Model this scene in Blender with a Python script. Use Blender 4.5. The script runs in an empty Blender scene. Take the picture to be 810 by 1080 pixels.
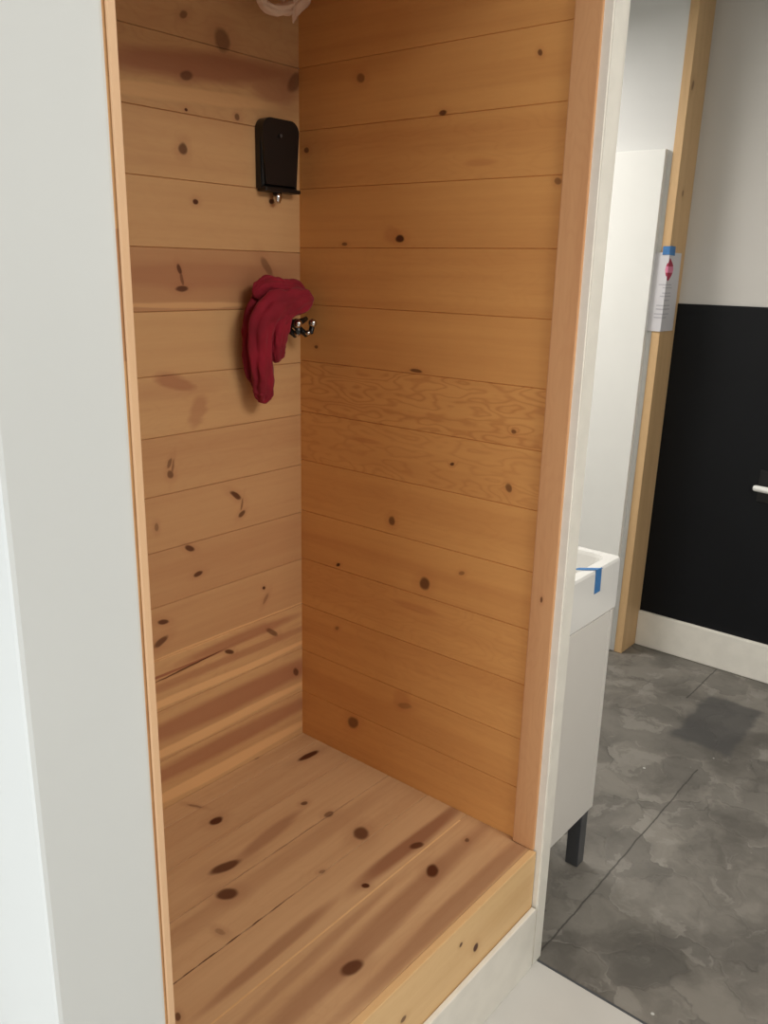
import bpy, bmesh, math, random
from mathutils import Vector, Matrix, noise
SC = bpy.context.scene
C = SC.collection
PI = math.pi
Z0 = 0.321          # height of the closet's wooden platform above the floor; z below is measured from the platform
def W(x, y, z): return Vector((x, y, z + Z0))

# ------------------------------------------------------------------ camera
cam = bpy.data.cameras.new('camera'); co = bpy.data.objects.new('camera', cam); C.objects.link(co)
cam.sensor_fit = 'HORIZONTAL'; cam.sensor_width = 36; cam.lens = 39.536
yaw, pitch, roll = 0.68861, -0.28090, 0.022606
fw = Vector((math.cos(pitch)*math.cos(yaw), math.cos(pitch)*math.sin(yaw), math.sin(pitch)))
r0 = fw.cross(Vector((0, 0, 1))).normalized(); u0 = r0.cross(fw)
rr = r0*math.cos(roll) + u0*math.sin(roll); uu = -r0*math.sin(roll) + u0*math.cos(roll)
M = Matrix((rr, uu, -fw)).transposed().to_4x4(); M.translation = W(-1.53115, -1.54644, 1.29341)
co.matrix_world = M; cam.clip_start = .02
SC.camera = co

# ------------------------------------------------------------------ world, lights, exposure
w = bpy.data.worlds.new('world'); SC.world = w; w.use_nodes = True
w.node_tree.nodes['Background'].inputs[0].default_value = (.8, .9, 1, 1)
w.node_tree.nodes['Background'].inputs[1].default_value = .3
def area(name, loc, rot, sx, sy, e, col):
    l = bpy.data.lights.new(name, 'AREA'); l.shape = 'RECTANGLE'; l.size = sx; l.size_y = sy; l.energy = e; l.color = col
    o = bpy.data.objects.new(name, l); C.objects.link(o); o.location = loc; o.rotation_euler = rot; return o
area('ceiling_lamp_light', W(-.35, -2.3, 2.25), (0, 0, 0), 1.0, 1.0, 40, (1, .94, .86))
area('window_light', W(-3.0, -1.0, .85), (0, -PI/2, 0), 1.5, 1.5, 36, (.97, .99, 1))
area('hall_lamp_light', W(.95, .9, 2.25), (0, 0, 0), .7, .7, 42, (1, .96, .90))
SC.view_settings.view_transform = 'Standard'; SC.view_settings.look = 'None'
SC.view_settings.gamma = 1; SC.view_settings.use_curve_mapping = False
SC.view_settings.exposure = 0

# ------------------------------------------------------------------ mesh helpers
def srgb(r, g, b):
    f = lambda c: (c/255/12.92) if c/255 <= .04045 else ((c/255+.055)/1.055)**2.4
    return (f(r), f(g), f(b), 1)
class MB:
    def __init__(s):
        s.bm = bmesh.new(); s.uv = s.bm.loops.layers.uv.new('UVMap'); s.tone = s.bm.loops.layers.float_color.new('tone')
    def face(s, pts, uvf=None, tone=(.5, .3, 0, 1), smooth=False):
        try: f = s.bm.faces.new([p if isinstance(p, bmesh.types.BMVert) else s.bm.verts.new(p) for p in pts])
        except ValueError: return
        f.smooth = smooth
        for l in f.loops:
            l[s.tone] = tone
            l[s.uv].uv = uvf(l.vert.co) if uvf else (l.vert.co.x + l.vert.co.y, l.vert.co.z)
    def hexa(s, p, uvf=None, tone=(.5, .3, 0, 1)):      # p: 8 points, bottom ring then top ring
        v = [s.bm.verts.new(q) for q in p]
        for ix in ((3, 2, 1, 0), (4, 5, 6, 7), (0, 1, 5, 4), (1, 2, 6, 5), (2, 3, 7, 6), (3, 0, 4, 7)):
            s.face([v[i] for i in ix], uvf, tone)
        return v
    def box(s, a, b, bev=0, uvf=None, tone=(.5, .3, 0, 1), lean=None):
        x0, y0, z0 = a; x1, y1, z1 = b
        p = [(x0,y0,z0),(x1,y0,z0),(x1,y1,z0),(x0,y1,z0),(x0,y0,z1),(x1,y0,z1),(x1,y1,z1),(x0,y1,z1)]
        if lean: p = [(q[0]+lean*(q[2]+Z0), q[1], q[2]) for q in p]
        v = s.hexa([W(*q) for q in p], uvf, tone)
        if bev:
            es = list({e for q in v for e in q.link_edges})
            bmesh.ops.bevel(s.bm, geom=es, offset=bev, segments=2, affect='EDGES', profile=.6)
    def sweep(s, pts, rads, n=10, flat=1.0, cap=True, fold=None):
        rings = []; P = [Vector(p) for p in pts]; up = Vector((0, 1, 0))
        for i, p in enumerate(P):
            t = (P[min(i+1, len(P)-1)] - P[max(i-1, 0)]).normalized()
            a = t.cross(up); a = a.normalized() if a.length > 1e-4 else Vector((1, 0, 0)); b = a.cross(t).normalized()
            ring = []
            for k in range(n):
                th = 2*PI*k/n; r = rads[i]*(fold(i, th) if fold else 1)
                ring.append(s.bm.verts.new(p + a*math.cos(th)*r + b*math.sin(th)*r*flat))
            rings.append(ring)
        for i in range(len(rings)-1):
            for k in range(n): s.face([rings[i][k], rings[i][(k+1)%n], rings[i+1][(k+1)%n], rings[i+1][k]], smooth=True)
        if cap:
            s.face(rings[0][::-1]); s.face(rings[-1])
    def sphere(s, c, r, sc=(1, 1, 1)):
        m = Matrix.Translation(c) @ Matrix.Diagonal((sc[0]*r, sc[1]*r, sc[2]*r, 1))
        q = bmesh.ops.create_uvsphere(s.bm, u_segments=16, v_segments=10, radius=1, matrix=m)
        for v in q['verts']:
            for f in v.link_faces: f.smooth = True
    def build(s, name, mat, parent=None, loc=None):
        bmesh.ops.recalc_face_normals(s.bm, faces=s.bm.faces)
        vs = s.bm.verts
        if loc is None:
            if parent:
                loc = Vector(parent.location)
                if parent.parent: loc = loc + Vector(parent.parent.location)
            else:
                lo = [min(v.co[i] for v in vs) for i in range(3)]; hi = [max(v.co[i] for v in vs) for i in range(3)]
                loc = Vector(((lo[0]+hi[0])/2, (lo[1]+hi[1])/2, lo[2]))
        for v in vs: v.co -= loc
        me = bpy.data.meshes.new(name); s.bm.to_mesh(me); s.bm.free(); me.materials.append(mat)
        o = bpy.data.objects.new(name, me); C.objects.link(o)
        if parent: o.parent = parent
        else: o.location = loc
        return o
def tag(o, label, cat, group=None):
    o['label'] = label; o['category'] = cat
    if group: o['group'] = group
    return o
def struct(o, label=None):
    o['kind'] = 'structure'
    if label: o['label'] = label
    return o
def thing(name, loc, label, cat):
    o = bpy.data.objects.new(name, None); C.objects.link(o); o.location = loc; o.empty_display_size = .05
    return tag(o, label, cat)

# ------------------------------------------------------------------ materials
class NT:
    def __init__(s, name):
        s.m = bpy.data.materials.new(name); s.m.use_nodes = True; s.t = s.m.node_tree; s.b = s.t.nodes['Principled BSDF']
    def n(s, typ, **kw):
        q = s.t.nodes.new(typ)
        for k, v in kw.items(): setattr(q, k, v)
        return q
    def put(s, sock, v):
        if isinstance(v, bpy.types.NodeSocket): s.t.links.new(v, sock)
        else: sock.default_value = v
    def math(s, op, a, b=0., c=None, clamp=False):
        q = s.n('ShaderNodeMath', operation=op, use_clamp=clamp); s.put(q.inputs[0], a); s.put(q.inputs[1], b)
        if c is not None: s.put(q.inputs[2], c)
        return q.outputs[0]
    def vm(s, op, a, b=None):
        q = s.n('ShaderNodeVectorMath', operation=op); s.put(q.inputs[0], a)
        if b is not None: s.put(q.inputs[1], b)
        return q.outputs['Value' if op in ('LENGTH', 'DISTANCE', 'DOT_PRODUCT') else 'Vector']
    def noise(s, vec, scale=1, detail=3, rough=.5, dist=0, col=False):
        q = s.n('ShaderNodeTexNoise'); s.put(q.inputs['Vector'], vec); q.inputs['Scale'].default_value = scale
        q.inputs['Detail'].default_value = detail; q.inputs['Roughness'].default_value = rough; q.inputs['Distortion'].default_value = dist
        return q.outputs['Color' if col else 'Fac']
    def mr(s, v, a, b, c=0., d=1., smooth=True):
        q = s.n('ShaderNodeMapRange'); q.interpolation_type = 'SMOOTHSTEP' if smooth else 'LINEAR'
        s.put(q.inputs[0], v)
        for i, x in zip((1, 2, 3, 4), (a, b, c, d)): q.inputs[i].default_value = x
        return q.outputs[0]
    def mix(s, f, a, b, mode='MIX'):
        q = s.n('ShaderNodeMix', data_type='RGBA', blend_type=mode); s.put(q.inputs[0], f); s.put(q.inputs[6], a); s.put(q.inputs[7], b)
        return q.outputs[2]
    def bump(s, h, strength, dist=.002):
        q = s.n('ShaderNodeBump'); q.inputs['Strength'].default_value = strength; q.inputs['Distance'].default_value = dist
        s.put(q.inputs['Height'], h); s.put(s.b.inputs['Normal'], q.outputs[0])
def plain(name, rgb, rough=.6, metal=0, var=.04, scale=6, bump=0, bscale=60, spec=.5):
    m = NT(name); g = m.n('ShaderNodeNewGeometry').outputs['Position']
    f = m.noise(g, scale, 4)
    a = tuple(min(1, c*(1-var)) for c in rgb[:3]) + (1,); b = tuple(min(1, c*(1+var)) for c in rgb[:3]) + (1,)
    m.put(m.b.inputs['Base Color'], m.mix(m.mr(f, .3, .7), a, b))
    m.b.inputs['Roughness'].default_value = rough; m.b.inputs['Metallic'].default_value = metal
    m.b.inputs['Specular IOR Level'].default_value = spec
    if bump: m.bump(m.noise(g, bscale, 3), bump)
    return m.m
def wood(name, pale, deep, heart, knots=(), streaks=(), lights=(), warp=.006, seed=0., knotcol=srgb(84, 44, 24), ragged=.02):
    m = NT(name)
    uv = m.n('ShaderNodeUVMap', uv_map='UVMap').outputs[0]
    att = m.n('ShaderNodeAttribute', attribute_name='tone'); sp = m.n('ShaderNodeSeparateColor'); m.put(sp.inputs[0], att.outputs['Color'])
    T, F, S = sp.outputs
    cx = m.n('ShaderNodeCombineXYZ'); m.put(cx.inputs[2], m.math('MULTIPLY_ADD', S, 10., seed))
    P = m.vm('ADD', uv, cx.outputs[0])
    wob = m.vm('MULTIPLY', m.vm('SUBTRACT', m.noise(P, 22, 2, col=True), (.5, .5, .5)), (warp*2, warp*1.2, 0))
    uvw = m.vm('ADD', uv, wob)
    lw = m.vm('MULTIPLY', m.vm('SUBTRACT', m.noise(m.vm('MULTIPLY', P, (3, 30, 1)), 1, 3, col=True), (.5, .5, .5)), (ragged*3, ragged, 0))
    uvl = m.vm('ADD', uv, lw)
    def acc(lst, src, lo, hi, halo=False):
        mk = None; D = None
        for (x, y, rx, ry, a, st) in lst:
            q = m.n('ShaderNodeMapping', vector_type='TEXTURE'); m.put(q.inputs[0], src)
            q.inputs['Location'].default_value = (x, y, 0); q.inputs['Rotation'].default_value = (0, 0, a); q.inputs['Scale'].default_value = (rx, ry, 1)
            d2 = m.vm('LENGTH', m.vm('MULTIPLY', q.outputs[0], (1, 1, 0)))
            k = m.mr(d2, hi, lo, 0, st)
            mk = k if mk is None else m.math('MAXIMUM', mk, k)
            if halo: D = d2 if D is None else m.math('MINIMUM', D, d2)
        return mk, D
    K, D = acc(knots, uvw, .7, 1.25, True)
    halo = m.mr(D, 3.2, 1.0) if D else 0.
    med = m.noise(m.vm('MULTIPLY', P, (1.1, 20, 1)), 1, 3, .55)
    fine = m.noise(m.vm('MULTIPLY', P, (5, 170, 1)), 1, 2, .6)
    n1 = m.noise(m.vm('MULTIPLY', P, (4.2, 15, 1)), 1, 2.5, .5)
    if D: n1 = m.math('MULTIPLY_ADD', halo, .05, n1)
    ring = m.math('MULTIPLY_ADD', m.math('SINE', m.math('MULTIPLY', n1, 80.)), .5, .5)
    ring = m.math('MULTIPLY', m.math('POWER', ring, 3.), F)
    g = m.math('ADD', m.mr(med, .3, .72, 0, .55), m.math('MULTIPLY', m.math('SUBTRACT', fine, .5), .35))
    g = m.math('ADD', g, m.math('MULTIPLY', ring, .9), clamp=True)
    col = m.mix(g, pale, deep)
    col = m.mix(m.math('MULTIPLY', m.mr(T, .5, 1), .55), col, heart)
    col = m.mix(m.math('MULTIPLY', m.mr(T, .5, 0), .5), col, pale)
    if streaks:
        k, _ = acc(streaks, uvl, .55, 1.25); col = m.mix(k, col, heart)
    if lights:
        k, _ = acc(lights, uvl, .7, 1.2); col = m.mix(k, col, tuple(min(1, c*1.25) for c in pale[:3]) + (1,))
    if D:
        col = m.mix(m.math('MULTIPLY', halo, .22), col, heart)
        col = m.mix(K, col, knotcol)
    m.put(m.b.inputs['Base Color'], col)
    m.b.inputs['Roughness'].default_value = .5; m.b.inputs['Specular IOR Level'].default_value = .3
    m.bump(m.math('SUBTRACT', fine, m.math('MULTIPLY', ring, .4)), .12, .001)
    return m.m

KB = [(-.326,1.778,.0109,.0070,.4,.6),(-.227,1.750,.0207,.0226,.4,.6),(-.324,1.666,.0166,.0092,.2,.7),(-.330,1.602,.0042,.0035,0,1),(-.191,1.606,.0078,.0065,.7,.7),(-.341,1.525,.0111,.0115,2.8,.8),(-.312,1.423,.0077,.0057,0,1),(-.093,1.438,.0091,.0062,0,.9),
 (-.363,1.284,.0119,.0050,2.0,.9),(-.357,1.242,.0169,.0066,0,.9),(-.014,1.704,.0287,.0146,.81,.6),(-.109,1.291,.0261,.0100,2.22,.5),(-.412,.864,.0114,.0050,1.07,.6),(-.412,.838,.0105,.0082,2.0,.7),(-.225,.753,.0206,.0068,2.58,.9),(-.207,.702,.0114,.0060,.6,.8),
 (-.457,.722,.0096,.0055,1.6,.5),(-.367,.651,.0145,.0064,2.62,.9),(-.348,.581,.0130,.0063,.1,.9),(-.138,.486,.0055,.0041,2.6,1),(-.133,.454,.0165,.0056,.92,.4),(-.454,.491,.0163,.0059,2.84,.9),(-.461,.444,.0198,.0090,.4,.8),(-.260,.346,.0156,.0061,2.68,.9),(-.113,.352,.0252,.0074,2.48,.7),(-.026,.202,.0142,.0089,2.1,.8),(-.385,.3525,.11,.0024,.06,.85),(-.205,.727,.016,.0028,1.3,.55),(-.404,.852,.020,.003,1.35,.5),(-.357,1.263,.015,.004,1.8,.6)]
SB = [(-.278,1.691,.3084,.030,.1,.8),(-.387,1.042,.0605,.0167,2.85,.7),(-.325,.975,.0439,.0225,1.05,.45),(-.40,.358,.16,.0042,.0,1.0),(-.212,.371,.2125,.0170,0,.7),(-.25,.208,.45,.034,0,.75),(-.25,.095,.45,.026,0,.7),(-.298,1.271,.2932,.030,0,.45),(-.40,1.029,.16,.025,0,.2),(-.076,1.688,.0845,.039,.1,.6),(-.25,.325,.45,.013,0,.5)]
LB = [(-.30,.283,.36,.0105,0,.85),(-.30,.154,.36,.0135,0,.85),(-.30,.030,.36,.0170,0,.8),(-.27,.402,.30,.0050,0,.7),(-.318,1.631,.24,.0145,.06,.5),(-.34,1.207,.194,.0061,0,.5)]
KD = [(-.075,-.098,.0361,.0105,3.05,1),(-.179,.003,.0121,.0063,3.0,1),(-.425,-.132,.0182,.0128,3.1,1),(-.517,-.275,.0385,.0139,2.92,.9),(-.569,-.344,.0231,.0174,2.39,.9),(-.235,-.241,.0093,.0072,0,.8),(-.225,-.319,.0140,.0094,3.0,.7),(-.228,-.426,.0243,.0191,.72,.85),(-.355,-.550,.0092,.0080,2.3,1),(-.543,-.678,.0255,.0146,2.97,.9),
 (-.422,-.047,.0206,.0045,2,.5),(-.828,-.517,.0094,.0053,1.2,.8),(-.386,-.448,.0083,.0050,2.95,.5),(-.650,-.417,.0129,.0070,1.7,.35),(-.221,-.632,.0200,.0142,.61,1),(-.176,-.552,.0181,.0100,2.74,.9),(-.083,-.630,.0068,.0053,.4,.7),(-.66,-.452,.17,.0014,0,.85),(-.33,-.322,.2,.001,0,.3)]
SD = [(-.372,-.267,.1131,.0198,.1,.6),(-.17,-.540,.22,.0225,0,.9),(-.62,-.535,.19,.016,.03,.6),(-.432,-.654,.50,.030,.05,.6),(-.573,-.604,.2765,.0150,.05,.35),(-.20,-.735,.5,.022,0,.6),(-.50,-.36,.5,.03,0,.22)]
KR = [(-.191,1.694,.0126,.0098,.3,.6),(-.641,1.688,.0062,.0050,.9,.8),(-.419,1.604,.0104,.0049,0,.9),(-.024,1.557,.0084,.0064,.1,.8),(-.315,1.357,.0131,.0080,0,1),(-.698,1.461,.0073,.0059,.3,.6),(-.147,1.346,.0080,.0038,0,.7),(-.055,1.103,.0059,.0041,0,.8),(-.371,1.072,.0180,.0038,0,.8),(-.312,.705,.0110,.0100,2.1,.75),(-.418,.569,.0166,.0150,2.17,.8),
 (-.482,.873,.0059,.0038,2.9,.9),(-.634,.845,.0100,.0075,1.1,.7),(-.635,.968,.0062,.0045,2.9,.7),(-.135,.547,.0078,.0045,2.8,1),(-.195,.107,.0200,.0154,2.4,.7),(-.522,.622,.0085,.0050,2.7,.5),(-.369,.223,.0222,.0083,2.84,.35),(-.133,.368,.0081,.0046,2.7,.5)]
SR = [(-.285,1.368,.0266,.0179,0,.35),(-.508,1.502,.0406,.0095,0,.35),(-.391,.501,.0761,.0110,0,.4),(-.220,.890,.0532,.0074,0,.35),(-.361,.238,.0356,.0258,2.2,.3),(-.30,.60,.5,.02,0,.15)]
KF = [(-.310,-.050,.0060,.0050,0,.9),(-.251,-.098,.0110,.0085,2.2,1),(-.50,-.09,.009,.007,0,.8)]
m_back = wood('pine_planks_back', srgb(212,168,118), srgb(192,142,98), srgb(164,106,76), KB, SB, LB)
m_right = wood('pine_planks_right', srgb(224,166,100), srgb(203,141,82), srgb(184,114,66), KR, SR, seed=3.)
m_deck = wood('pine_planks_deck', srgb(206,168,126), srgb(184,142,102), srgb(146,100,72), KD, SD, seed=7.)
m_fascia = wood('pine_fascia', srgb(228,190,138), srgb(212,168,116), srgb(184,128,84), KF, seed=11.)
m_trim = wood('pine_trim', srgb(212,162,116), srgb(194,140,96), srgb(178,116,78), [(.62,.03,.006,.003,0,.8)], seed=13.)
m_post = wood('pine_post', srgb(218,182,136), srgb(194,158,114), srgb(162,120,82), [(1.6,1.90,.012,.007,0,.6),(1.98,1.88,.018,.010,.3,.6),(2.3,1.93,.014,.012,.2,.7)], seed=17.)
m_wood_plain = wood('pine_plain', srgb(226,186,146), srgb(208,164,124), srgb(184,130,94), seed=19.)
m_white = plain('white_wall_paint', srgb(214,217,216), .6, var=.015, scale=3, bump=.12, bscale=30)
m_white2 = plain('white_hall_paint', srgb(222,222,220), .6, var=.015, scale=3)
m_grey_wall = plain('warm_white_paint', srgb(206,203,198), .6, var=.02, scale=2)
m_trimwhite = plain('white_trim_paint', srgb(232,228,218), .45, var=.03, scale=18, bump=.1, bscale=40)
m_door = plain('white_door_paint', srgb(240,240,236), .4, var=.01)
m_black = plain('black_wall_paint', srgb(11,13,17), .55, var=.1, scale=3, spec=.25)
m_blackpl = plain('black_plastic', srgb(16,16,17), .35, var=.1)
m_ceram = plain('white_ceramic', srgb(236,235,232), .15, var=.01)
m_cab = plain('white_cabinet_lacquer', srgb(226,222,216), .35, var=.01)
m_metal = plain('dark_metal', srgb(96,98,102), .4, .5)
m_chrome = plain('chrome', srgb(200,200,200), .15, 1.)
m_tape = plain('blue_masking_tape', srgb(66,124,184), .6, var=.08, scale=60)
m_paper = plain('white_paper', srgb(214,212,216), .8, var=.02)
m_ink = plain('grey_ink', srgb(180,178,186), .8)
m_red = plain('red_print', srgb(170,50,78), .7); m_pink = plain('pink_print', srgb(220,130,160), .7)
m_floor = plain('white_laminate_floor', srgb(208,205,199), .4, var=.03, scale=4)
m_capgap = plain('dark_gap', srgb(60,44,34), .9)
# cloth
def clothmat(name, a, b, tr=0):
    m = NT(name); g = m.n('ShaderNodeTexCoord').outputs['Object']
    m.put(m.b.inputs['Base Color'], m.mix(m.mr(m.noise(g, 12, 2), .3, .7), a, b)); m.b.inputs['Roughness'].default_value = .85
    m.b.inputs['Sheen Weight'].default_value = .08; m.bump(m.noise(g, 260, 3), .25, .001); return m.m
m_cloth = clothmat('crimson_cloth', srgb(122,5,30), srgb(148,8,40))
m_pale = clothmat('pale_pink_cloth', srgb(228,200,176), srgb(212,176,152))
# slate floor
def slate():
    m = NT('slate_tile'); g = m.n('ShaderNodeNewGeometry').outputs['Position']
    wp = m.vm('ADD', g, m.vm('MULTIPLY', m.vm('SUBTRACT', m.noise(g, 6, 4, .6, col=True), (.5,.5,.5)), (.22, .22, 0)))
    a = m.noise(wp, 3.2, 6, .6); v = m.n('ShaderNodeTexVoronoi', feature='F1'); m.put(v.inputs['Vector'], wp); v.inputs['Scale'].default_value = 5.5
    e = m.n('ShaderNodeTexVoronoi', feature='DISTANCE_TO_EDGE'); m.put(e.inputs['Vector'], wp); e.inputs['Scale'].default_value = 5.5
    sp = m.n('ShaderNodeSeparateColor'); m.put(sp.inputs[0], v.outputs['Color'])
    col = m.mix(m.mr(a, .36, .64), srgb(96,92,86), srgb(134,129,121))
    col = m.mix(m.math('MULTIPLY', m.mr(sp.outputs[0], .3, .8), .4), col, srgb(92,89,84))
    fl = m.noise(m.vm('ADD', wp, m.vm('MULTIPLY', v.outputs['Color'], (3, 3, 3))), 5, 5, .65)
    col = m.mix(m.math('MULTIPLY', m.mr(fl, .56, .62), .38), col, srgb(156,151,143))
    col = m.mix(m.math('MULTIPLY', m.mr(fl, .42, .36), .35), col, srgb(80,77,73))
    col = m.mix(m.math('MULTIPLY', m.mr(e.outputs['Distance'], .035, 0), m.mr(m.noise(g, 7, 2), .52, .68, 0, .5)), col, srgb(74,70,65))
    edge = m.math('MULTIPLY', m.mr(m.noise(wp, 9, 5, .7), .60, .72), .35)
    col = m.mix(edge, col, srgb(150,146,139))
    def boxm(cx, cy, hx, hy, src, soft=.03):
        d = m.vm('ABSOLUTE', m.vm('SUBTRACT', src, (cx, cy, 0))); s = m.n('ShaderNodeSeparateXYZ'); m.put(s.inputs[0], d)
        return m.math('MULTIPLY', m.mr(s.outputs[0], hx+soft, hx-soft), m.mr(s.outputs[1], hy+soft, hy-soft))
    wp2 = m.vm('ADD', g, m.vm('MULTIPLY', m.vm('SUBTRACT', m.noise(g, 9, 3, .6, col=True), (.5,.5,.5)), (.07, .07, 0)))
    col = m.mix(m.math('MULTIPLY', boxm(1.47, -.73, .20, .105, wp2, .015), .75), col, srgb(72,71,71))     # one dark tile piece
    wp3 = m.vm('ADD', g, m.vm('MULTIPLY', m.vm('SUBTRACT', m.noise(g, 12, 3, .6, col=True), (.5,.5,.5)), (.012, .012, 0)))
    for (cx, cy, hx, hy) in ((.55, -.782, .56, .0022), (1.75, -.566, .17, .0028)):
        col = m.mix(m.math('MULTIPLY', boxm(cx, cy, hx, hy, wp3, .0016), .8), col, srgb(52,49,46))
    dots = m.n('ShaderNodeTexVoronoi', feature='F1'); m.put(dots.inputs['Vector'], g); dots.inputs['Scale'].default_value = 9
    col = m.mix(m.math('MULTIPLY', m.mr(dots.outputs['Distance'], .05, .03), .7), col, srgb(220,220,216))
    m.put(m.b.inputs['Base Color'], col); m.b.inputs['Roughness'].default_value = .55
    m.bump(m.math('ADD', a, m.mr(e.outputs['Distance'], 0, .05, 0, .3)), .35, .008); return m.m
m_slate = slate()

# ------------------------------------------------------------------ room shell
XL, XR, YF, YB, ZC = -3.3, 1.949, -3.8, 2.4, 2.35
FL = -Z0
def slab(name, a, b, mat, label=None, **k):
    q = MB(); q.box(a, b, **k); return struct(q.build(name, mat), label)
slab('floor', (XL, YF, FL-.05), (.016, YB, FL), m_floor, 'pale grey smooth floor')
slab('floor', (.02, YF, FL-.05), (2.1, YB, FL-.001), m_slate, 'mottled grey slate floor')
slab('trim_1', (.015, YF, FL-.05), (.021, -.79, FL+.001), m_metal, 'thin dark joint between pale and slate floors')
slab('ceiling', (XL, YF, ZC), (2.2, YB, ZC+.05), m_white2)
slab('wall_left', (XL-.1, YF, FL), (XL, YB, ZC), m_white)
slab('wall_front', (XL, YF-.1, FL), (2.1, YF, ZC), m_white)
slab('wall_rear', (XL, YB, FL), (2.1, YB+.1, ZC), m_white2)
# far wall with the black lower half, set back beyond the pine post
LN = .026
slab('wall_right', (1.949, YF, FL), (2.10, -.16, ZC), m_grey_wall, 'warm white wall above black lower half', lean=LN)
slab('wall_wainscot', (1.941, YF, -.165), (1.951, -.1935, 1.182), m_black, 'black lower half of the far wall', lean=LN)
slab('wall_passage', (1.790, -.158, FL), (2.10, YB, ZC), m_white2, 'white wall beyond the pine post', lean=.03)
q = MB(); q.box((1.925, YF, FL), (1.949, -.1935, -.16), .005, lean=LN); struct(q.build('baseboard_right', m_trimwhite), 'white baseboard under the black wall')
# white door on the passage wall
q = MB(); q.box((1.762, -.139, FL), (1.790, .66, 1.757), .003, lean=.03)
d = struct(q.build('door_1', m_door), 'flat white door leaf behind the basin')
q = MB(); q.sphere(W(1.79, .59, .70), .026); q.sweep([W(1.80,.59,.70), W(1.84,.59,.70)], [.012,.012]); q.build('door_knob', m_chrome, d)

# left closet partition (drywall pier)
def wavy_wall():
    q = MB()
    # a small reveal of bare plaster edge towards the pine lining
    q.box((-1.165, -.773, FL), (-1.0195, .12, ZC), .006)
    return q
struct(wavy_wall().build('wall_pier', m_white), 'white plastered end of the closet side wall')
slab('wall_closet_rear', (-1.019, .022, FL), (.0, .12, ZC), m_white)
# right closet partition: drywall core
q = MB(); P8 = [(.018,-.760,FL),(.078,-.760,FL),(.078,.12,FL),(.018,.12,FL),(.018,-.760,ZC),(.118,-.760,ZC),(.118,.12,ZC),(.018,.12,ZC)]
q.hexa([W(*p) for p in P8]); struct(q.build('wall_partition', m_trimwhite), 'white partition end')
slab('wall_header', (-1.023, -.773, 1.86), (.018, -.69, ZC), m_white)  # unseen header, its height lowered to shade the top of the closet
# painted casing strip on the partition end
q = MB(); P8 = [(-.006,-.788,FL),(.036,-.788,FL),(.036,-.758,FL),(-.006,-.758,FL),(-.008,-.788,ZC),(.048,-.788,ZC),(.048,-.758,ZC),(-.008,-.758,ZC)]
v = q.hexa([W(*p) for p in P8]); bmesh.ops.bevel(q.bm, geom=list({e for a in v for e in a.link_edges}), offset=.003, segments=2, affect='EDGES')
struct(q.build('trim_2', m_trimwhite), 'narrow white casing strip on the partition end')
slab('ceiling', (-1.0095, -.69, 1.985), (-.0005, -.0005, 2.03), m_wood_plain)

# plank walls ------------------------------------------------------
def planks(name, mat, axis, u0, u1, edges, tones, th=.018, face=0., label=None, c=.0013, dep=.003, parent=None):
    q = MB(); rnd = random.Random(hash_ := len(edges)*7 + len(name))
    for i in range(len(edges)-1):
        a, b = edges[i], edges[i+1]
        prof = [(a, -dep), (a+c, 0), (b-c, 0), (b, -dep), (b, -th), (a, -th)]
        t = tones[i % len(tones)]; tone = (t[0], t[1], rnd.random(), 1)
        def pt(u, v, d):
            if axis == 'back': return W(u, face - d, v)        # faces -y
            if axis == 'right': return W(face - d, u, v)       # faces -x
            if axis == 'left': return W(face + d, u, v)        # faces +x
            if axis == 'deck': return W(u, v, face + d)        # faces +z
            if axis == 'left': return W(face + d, u, v)
        if axis in ('back',): uvf = lambda p: (p.x, p.z - Z0)
        elif axis in ('right', 'left'): uvf = lambda p: (p.y, p.z - Z0)
        else: uvf = lambda p: (p.x, p.y)
        A = [q.bm.verts.new(pt(u0, v, d)) for v, d in prof]; B = [q.bm.verts.new(pt(u1, v, d)) for v, d in prof]
        n = len(prof)
        for k in range(n): q.face([A[k], A[(k+1)%n], B[(k+1)%n], B[k]], uvf, tone)
        q.face(A[::-1], uvf, tone); q.face(B, uvf, tone)
    return q.build(name, mat, parent)
S = .1333
eb = [-.005] + [round(S*k, 4) for k in range(1, 4)] + [.531, .6635, .7935, .9255, 1.0590, 1.1950, 1.3260, 1.4640, 1.5935, 1.735, 1.87, 2.0, 2.05]
tb = [(.45,.15),(.55,.1),(.5,.2),(.72,.05),(.75,.05),(.72,.05),(.7,.1),(.6,.1),(.15,.05),(.85,.0),(.2,.1),(.3,.1),(.45,.2),(.35,.2),(.7,.2),(.5,.2)]
struct(planks('wall_back', m_back, 'back', -1.009, 0, eb, tb, th=.020), 'pine plank closet wall facing the opening')
er = [-.005, .136, .2630, .400, .5350, .6700, .8080, .9360, 1.0650, 1.2035, 1.3380, 1.4720, 1.6, 1.735, 1.87, 2.0, 2.05]
tr = [(.45,.12),(.4,.1),(.55,.15),(.45,.2),(.4,.08),(.5,.12),(.5,.45),(.5,.75),(.35,.05),(.4,.1),(.45,.05),(.62,.15),(.5,.05),(.5,.05),(.6,.1)]
struct(planks('wall_closet_right', m_right, 'right', -.760, .0, er, tr, th=.0175, c=.0012, dep=.0022), 'orange pine plank closet wall')
struct(planks('wall_closet_left', m_back, 'left', -.772, -.0205, eb, tb, th=.0125, face=-1.0095), 'pine lining seen by its front edge')

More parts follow.
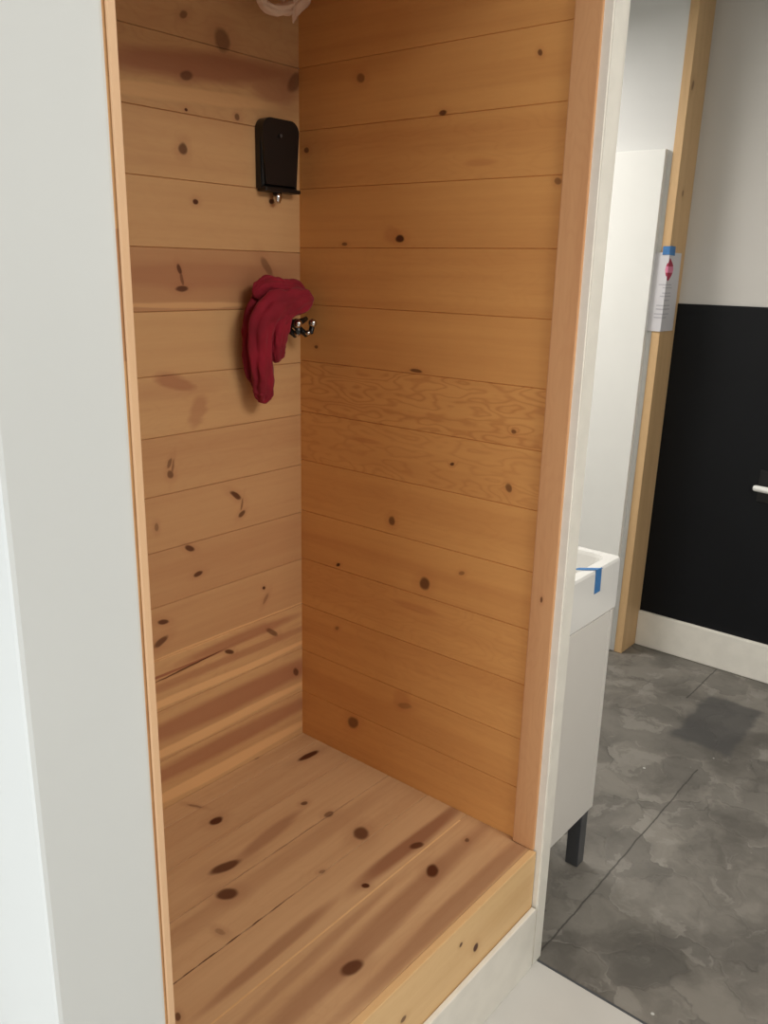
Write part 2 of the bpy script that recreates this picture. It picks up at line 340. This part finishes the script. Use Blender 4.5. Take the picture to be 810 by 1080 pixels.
# ------------------------------------------------------------------ timber trims and post
def uz(p): return (p.z - Z0, p.x + p.y)
q = MB(); q.box((-.0125, -.768, .001), (-.0002, -.712, 2.0), .0025, uvf=lambda p: (p.z-Z0, p.y+.77), tone=(.5,.15,.3,1))
for f in q.bm.faces:
    for l in f.loops: l[q.uv].uv = (l.vert.co.z - Z0, l.vert.co.y + .77); l[q.tone] = (.5, .15, .3, 1)
tag(q.build('corner_trim', m_trim), 'vertical pinkish pine trim board at the front edge of the orange plank wall', 'trim board')
q = MB(); q.box((-1.0190, -.7765, -.30), (-1.0095, -.7725, 2.0), .001)
for f in q.bm.faces:
    for l in f.loops: l[q.uv].uv = (l.vert.co.z - Z0, l.vert.co.x); l[q.tone] = (.1, .1, .3, 1)
tag(q.build('edge_strip', m_wood_plain), 'thin pale pine edge strip beside the white plastered wall', 'edge strip')
q = MB(); q.box((1.787, -.1935, FL), (1.952, -.1585, ZC), .002, lean=.028)
for f in q.bm.faces:
    nx = abs(f.normal.x) > .7
    for l in f.loops: l[q.uv].uv = (l.vert.co.z - Z0, (l.vert.co.y if nx else l.vert.co.x)); l[q.tone] = (.3, .15, .5, 1)
tag(q.build('wooden_post', m_post), 'tall pine post board between the white passage wall and the black wall', 'post')

# ------------------------------------------------------------------ platform
pf = thing('wooden_platform', W(-.5, -.38, FL), 'raised pine platform filling the closet floor', 'platform')
ed = [-.745, -.574, -.452, -.322, -.192, -.062, -.0205]
td = [(.5,.1),(.25,.05),(.5,.1),(.45,.05),(.6,.1),(.5,.1)]
ed = [-.757, -.574, -.452, -.322, -.192, -.062, -.0005]
o = planks('deck', m_deck, 'deck', -1.009, -.0005, ed, td, th=.022, face=0., c=.0012, dep=.003, parent=pf)
q = MB(); q.box((-1.009, -.775, -.156), (-.009, -.7575, -.0005), .002, uvf=lambda p: (p.x, p.z-Z0), tone=(.35,.1,.2,1))
for f in q.bm.faces:
    for l in f.loops: l[q.uv].uv = (l.vert.co.x, l.vert.co.z - Z0 if abs(f.normal.z) < .7 else l.vert.co.y+.8); l[q.tone] = (.35, .1, .2, 1)
q.build('fascia', m_fascia, pf)
q = MB(); q.box((-1.009, -.5760, -.004), (-.03, -.5722, .0004)); q.build('pale_joint', m_fascia, pf)
for jx in (-.95, -.5, -.05):
    q = MB(); q.box((jx-.018, -.757, FL), (jx+.018, -.03, -.0225)); q.build('joist', m_wood_plain, pf)
q = MB(); q.box((-1.022, -.789, FL), (-.012, -.7765, -.150), .003)
struct(q.build('baseboard_closet', m_trimwhite), 'white baseboard under the platform front')

# ------------------------------------------------------------------ wall dispenser
d = thing('wall_dispenser', W(-.0855, -.001, 1.456), 'black round-topped box dispenser mounted on the pine wall beside the corner', 'dispenser')
def rbox_profile(x0, x1, z0, z1, r, n=7):
    pts = [(x0, z0), (x1, z0)]
    for k in range(n+1):
        a = PI/2*k/n; pts.append((x1 - r + r*math.cos(a), z1 - r + r*math.sin(a)))
    for k in range(n+1):
        a = PI/2 + PI/2*k/n; pts.append((x0 + r + r*math.cos(a), z1 - r + r*math.sin(a)))
    return pts
def prism(q, prof, y0, y1, bev=0, front=None):
    A = [q.bm.verts.new(W(x, y0, z)) for x, z in prof]; B = [q.bm.verts.new(W(x, y1, z)) for x, z in prof]; n = len(prof)
    q.face(A); q.face(B[::-1])
    for k in range(n): q.face([A[k], B[k], B[(k+1)%n], A[(k+1)%n]])
    if bev:
        es = [e for e in q.bm.edges if all(v in A for v in e.verts)]
        bmesh.ops.bevel(q.bm, geom=es, offset=bev, segments=3, affect='EDGES')
q = MB(); prism(q, rbox_profile(-.140, -.026, 1.464, 1.614, .026, 14), -.026, -.0015, .009); q.build('body', m_blackpl, d)
q = MB(); q.box((-.137, -.031, 1.457), (-.026, -.0015, 1.4665), .003); q.build('base_lip', m_blackpl, d)
q = MB(); q.sweep([W(-.090,-.018,1.4575), W(-.090,-.018,1.444), W(-.091,-.020,1.434)], [.011,.0105,.007], 14); q.build('nozzle', m_chrome, d)
q = MB(); q.sweep([W(-.088,-.0300,1.578), W(-.088,-.0320,1.578)], [.004,.0035], 12); q.build('highlight_dot', m_metal, d)  # small metal dot standing in for a highlight on the black body

# ------------------------------------------------------------------ coat hook and red cloth
def px(x, y, d=-.06): return W(-.189 + .00285*(x-270) + (d+.06)*.93, d, 1.181 - .00218*(y-335) - (d+.06)*.15*(1 if y < 260 else 0))
h = thing('coat_hook', W(-.07, -.001, 1.15), 'black metal double coat hook with shiny tips beside the red cloth', 'coat hook')
q = MB(); prism(q, rbox_profile(-.070, -.040, 1.135, 1.215, .01), -.005, -.0012, .001); q.build('back_plate', m_blackpl, h)
q = MB(); q.sweep([W(-.055,-.004,1.19), W(-.058,-.025,1.195), W(-.066,-.05,1.205), W(-.075,-.062,1.228)], [.006,.0055,.005,.005], 10); q.build('upper_prong', m_blackpl, h)
for x, e in ((-.082, -.006), (-.046, .008)):
    q = MB(); q.sweep([W(-.056,-.004,1.172), W((x-.056)/2,-.026,1.160), W(x-.006,-.052,1.146), W(x,-.066,1.136), W(x+e*.6,-.078,1.142), W(x+e,-.080,1.158)], [.0085,.0085,.008,.0075,.007,.0065], 12)
    lp = q.build('lower_prong', m_blackpl, h)
    q = MB(); q.sphere(W(x+e,-.081,1.163), .0105); q.sphere(W(x,-.073,1.140), .0085, (1,1,.8)); q.build('prong_tip', m_chrome, lp)
q = MB(); q.sphere(W(-.062,-.050,1.160), .013, (1.2,.8,1)); q.sweep([W(-.090,-.056,1.158), W(-.062,-.064,1.166), W(-.036,-.056,1.172)], [.007,.008,.006], 12); q.build('cross_bar', m_blackpl, h)
q = MB(); rnd = random.Random(5)
def strand(pts, n=40, nr=56, ncr=3, amp=.2, seed=0, flat=.6):
    # smooth the control points (x_px-like units already turned to metres) with Catmull-Rom
    P = [Vector(p[0]) for p in pts]; R = [p[1] for p in pts]; path = []; rad = []
    for i in range(len(P)-1):
        p0, p1, p2, p3 = P[max(i-1,0)], P[i], P[i+1], P[min(i+2,len(P)-1)]; r0,r1,r2,r3 = R[max(i-1,0)],R[i],R[i+1],R[min(i+2,len(P)-1)]
        for k in range(12):
            t = k/12; f = lambda a,b,c,d: .5*((2*b)+(-a+c)*t+(2*a-5*b+4*c-d)*t*t+(-a+3*b-3*c+d)*t**3)
            path.append(f(p0,p1,p2,p3)); rad.append(max(.002, f(r0,r1,r2,r3)))
    path.append(P[-1]); rad.append(R[-1])
    def fold(i, th):
        a = noise.noise(Vector((math.cos(th)*1.6, math.sin(th)*1.6, i*.03 + seed)))
        b = math.cos(th*ncr + seed + i*.035)
        c = noise.noise(Vector((math.cos(th)*3.5, math.sin(th)*3.5, i*.11 + seed*2)))
        d = noise.noise(Vector((math.cos(th)*5, math.sin(th)*5, i*.22 + seed*3)))
        return 1 + amp*.6*b + amp*1.5*a + amp*1.3*c + amp*.8*d
    q.sweep(path, rad, 40, flat, True, fold)
strand([(px(331,318,-.075),.004),(px(322,318,-.078),.024),(px(303,322,-.080),.036),(px(286,328,-.075),.040),(px(273,345,-.066),.034),(px(270,372,-.058),.030),(px(272,400,-.052),.031),(px(272,415,-.050),.029),(px(271,423,-.050),.020),(px(270,427,-.050),.008)], seed=1., ncr=5, amp=.17)
strand([(px(263,312,-.050),.004),(px(268,310,-.050),.020),(px(282,306,-.056),.026),(px(298,308,-.060),.022),(px(312,308,-.055),.020),(px(322,316,-.060),.012),(px(328,324,-.062),.004)], seed=4., ncr=4, amp=.18)
strand([(px(300,318,-.080),.012),(px(295,335,-.082),.024),(px(291,352,-.076),.024),(px(289,368,-.070),.021),(px(289,379,-.068),.016),(px(290,383,-.068),.006)], seed=7., ncr=4, amp=.16)
strand([(px(270,312,-.034),.016),(px(262,332,-.036),.022),(px(259,355,-.034),.022),(px(258,380,-.032),.019),(px(259,396,-.031),.014),(px(260,405,-.031),.004)], seed=11., ncr=4, amp=.2)
tag(q.build('hanging_cloth', m_cloth), 'crumpled crimson red cloth draped over the coat hook', 'cloth')

# ------------------------------------------------------------------ pale cloth at the top of the corner
q = MB()
def pz(x, y, d=-.1): return W(-.214 + .00274*(x-272) + (d+.1)*.93, d, 1.8125 - .0016*(y-0) + .0006*(x-272))
strand([(pz(274,-40),.014),(pz(274,-14),.011),(pz(277,3),.010),(pz(287,13,-.11),.0105),(pz(299,14,-.115),.012),(pz(310,9,-.11),.014),(pz(320,-4),.017),(pz(326,-30),.018)], seed=2., ncr=4, amp=.22, flat=.7)
strand([(pz(322,-34,-.115),.016),(pz(320,-8,-.12),.020),(pz(315,8,-.12),.016),(pz(310,20,-.12),.009),(pz(308,31,-.12),.002)], seed=9., ncr=3, amp=.2, flat=.5)
strand([(pz(299,-40),.012),(pz(299,-15),.009),(pz(298,0),.007),(pz(297,14,-.11),.007)], seed=5., ncr=3, amp=.2)
strand([(pz(272,-52,-.09),.02),(pz(290,-50,-.10),.034),(pz(308,-48,-.10),.036),(pz(328,-50,-.09),.02)], seed=6., ncr=5, amp=.2)
tag(q.build('draped_cloth', m_pale), 'pale pinkish crumpled cloth hanging high in the closet corner', 'cloth')
hk = thing('ceiling_hook', W(-.13, -.002, 1.90), 'small dark hook that holds up the pale pinkish cloth', 'hook')
q = MB(); q.sweep([W(-.13,-.0015,1.90), W(-.13,-.06,1.895), W(-.13,-.10,1.89), W(-.13,-.125,1.91)], [.005,.004,.004,.004], 10); q.build('hook_rod', m_metal, hk)
q = MB(); q.sweep([W(-.13,-.001,1.90), W(-.13,-.004,1.90)], [.014,.013], 14); q.build('hook_plate', m_metal, hk)

# ------------------------------------------------------------------ hand basin vanity
v = thing('basin_vanity', W(.29, -.5, FL), 'narrow white hand basin on a white cabinet fixed behind the partition', 'vanity')
bx0, bx1, by0, by1, bz0, bz1 = .125, .444, -.716, -.235, .457, .597
def basin():
    q = MB(); rim = .028
    def ring(x0, x1, y0, y1, z, r, n=5):
        out = []
        for cx, cy, a0 in ((x1-r, y1-r, 0), (x0+r, y1-r, PI/2), (x0+r, y0+r, PI), (x1-r, y0+r, 3*PI/2)):
            for k in range(n+1):
                a = a0 + PI/2*k/n; out.append(q.bm.verts.new(W(cx + r*math.cos(a), cy + r*math.sin(a), z)))
        return out
    L = [ring(bx0+.004, bx1-.004, by0+.004, by1-.004, bz0, .010), ring(bx0, bx1, by0, by1, bz0+.006, .012), ring(bx0, bx1, by0, by1, bz1-.006, .012),
         ring(bx0+.003, bx1-.003, by0+.003, by1-.003, bz1, .012), ring(bx0+.08, bx1-rim, by0+rim, by1-rim, bz1, .03), ring(bx0+.084, bx1-rim-.005, by0+rim+.005, by1-rim-.005, bz1-.008, .03),
         ring(bx0+.10, bx1-rim-.03, by0+rim+.03, by1-rim-.03, bz1-.10, .04)]
    for a, b in zip(L, L[1:]):
        for k in range(len(a)): q.face([a[k], a[(k+1)%len(a)], b[(k+1)%len(a)], b[k]], smooth=False)
    q.face(L[0][::-1]); q.face(L[-1])
    return q
bo = basin().build('basin', m_ceram, v)
q = MB(); q.sweep([W(.30,-.48,bz1-.1), W(.30,-.48,bz1-.096)], [.022,.020], 18); q.build('drain', m_chrome, bo)
tp = MB(); tp.sweep([W(.165,-.47,bz1-.001), W(.165,-.47,bz1+.10), W(.185,-.47,bz1+.125), W(.235,-.47,bz1+.12), W(.25,-.47,bz1+.10)], [.016,.012,.011,.010,.009], 14); tp.build('faucet', m_chrome, v)
q = MB(); q.box((.120, -.711, -.142), (.416, -.24, .4535), .002); q.build('cabinet_body', m_cab, v)
q = MB(); q.box((.4175, -.711, -.142), (.434, -.24, .4535), .002); dd = q.build('cabinet_door', m_cab, v)
q = MB(); q.box((.4345, -.69, .40), (.446, -.68, .44), .002); 
q.bm.free()
for x, y in ((.405, -.685), (.15, -.685), (.405, -.27), (.15, -.27)):
    q = MB(); q.box((x-.019, y-.019, FL), (x+.019, y+.019, -.1425), .002); q.build('leg', m_metal, v)
# blue tape over the basin rim
q = MB()
def ribbon(q, pts, wv, th=.0012):
    for a, b in zip(pts, pts[1:]):
        a, b = Vector(a), Vector(b); wv = Vector(wv); t = (b-a).normalized(); n = t.cross(wv).normalized()*th
        q.hexa([a-wv, a+wv, b+wv, b-wv, a-wv+n, a+wv+n, b+wv+n, b-wv+n])
ribbon(q, [W(.312,-.7175,.536), W(.310,-.7175,.5988)], (.0155,0,0))
ribbon(q, [W(.3105,-.7180,.5988), W(.27,-.674,.5992)], (.0125,-.0035,0))
tag(q.build('tape_strip', m_tape), 'strip of blue masking tape folded over the basin rim', 'tape')

# ------------------------------------------------------------------ notice taped to the post
px_, yE = 1.7865, -.1948
def PX(z): return 1.785 + .029*(z + Z0) - .0035
def paper(q, s0, s1, z0, z1, off, nz=10):       # s: distance along the sheet from the fold, negative = on the passage side
    segs = [s0] + [s for s in (-.01, 0.0, .012) if s0 < s < s1] + [s1]
    def pt(s, z):
        sag = .004*math.sin(max(0, (1.38-z))*7)
        if s <= 0: return W(PX(z)-off, yE-.0008 - s - off, z)
        return W(PX(z)-off + s*.985, yE-.0008 - off - abs(sag)*s*3, z)
    for a, b in zip(segs, segs[1:]):
        for i in range(nz):
            za, zb = z0+(z1-z0)*i/nz, z0+(z1-z0)*(i+1)/nz
            A = [pt(a,za), pt(b,za), pt(b,zb), pt(a,zb)]
            n = Vector((.0004, .0004, 0))
            q.hexa([A[0], A[1], A[2], A[3], A[0]+n, A[1]+n, A[2]+n, A[3]+n])
t = thing('paper_notice', W(1.82, -.197, 1.07), 'white paper notice with red emblem bent around the pine post', 'notice')
q = MB(); paper(q, -.075, .125, 1.075, 1.378, 0); q.build('sheet', m_paper, t)
def patch(q, prof, off=.0012):
    # prof: (s, z) polygon strip rows
    for (sa0, sa1, za), (sb0, sb1, zb) in zip(prof, prof[1:]):
        def pt(s, z):
            if s <= 0: return W(PX(z)-off, yE-.0008 - s - off, z)
            return W(PX(z)-off+s*.985, yE-.0008-off-.0035*s*3, z)
        for lo, hi in ((-1, 0), (0, 1)):
            a0, a1, b0, b1 = max(sa0, lo), min(sa1, hi), max(sb0, lo), min(sb1, hi)
            if a1 > a0 or b1 > b0:
                a1 = max(a0, a1); b1 = max(b0, b1)
                q.face([pt(a0, za), pt(a1, za), pt(b1, zb), pt(b0, zb)])
# emblem: pointed top and bottom in dark red around a pink band
q = MB(); patch(q, [(.010,.012,1.357),(-.006,.042,1.336),(-.009,.050,1.326)]); patch(q, [(-.009,.050,1.302),(-.006,.044,1.292),(.006,.018,1.272)]); q.build('emblem', m_red, t)
q = MB(); patch(q, [(-.009,.050,1.326),(-.011,.054,1.314),(-.009,.050,1.302)]); q.build('emblem_band', m_pink, t)
q = MB()
for z, s0, s1 in ((1.258,-.03,.055),(1.246,-.012,.06),(1.226,-.012,.055),(1.214,-.02,.06),(1.198,.0,.05),(1.178,-.03,.06),(1.164,-.03,.065),(1.145,-.035,.06),(1.131,-.035,.04)):
    patch(q, [(s0, s1, z), (s0, s1, z-.0035)])
q.build('text_lines', m_ink, t)
q = MB()
ribbon(q, [W(PX(1.39)-.0015,-.168,1.385), W(PX(1.39)-.0015,-.1965,1.386)], (0,.0,.016), .0012)
ribbon(q, [W(PX(1.39)-.0015,-.1980,1.386), W(PX(1.39)+.045,-.1980,1.384)], (0,.0,.017), .0012)
tag(q.build('tape_piece', m_tape), 'small piece of blue masking tape holding the paper notice', 'tape')

# ------------------------------------------------------------------ rod on the black wall
r = thing('wall_rail', W(1.955, -.68, .43), 'white rod on a black bracket fixed to the black wall', 'rail')
q = MB(); q.box((1.9545, -.74, .425), (1.972, -.614, .555), .004); q.build('bracket', m_blackpl, r)
q = MB(); q.sweep([W(1.932,-.604,.484), W(1.932,-.612,.484), W(1.932,-.68,.482), W(1.932,-.80,.480)], [.0095,.0125,.013,.013], 16); q.build('rod', m_door, r)
q = MB(); q.sweep([W(1.956,-.70,.482), W(1.935,-.70,.482)], [.008,.008], 10); q.build('standoff', m_blackpl, r)
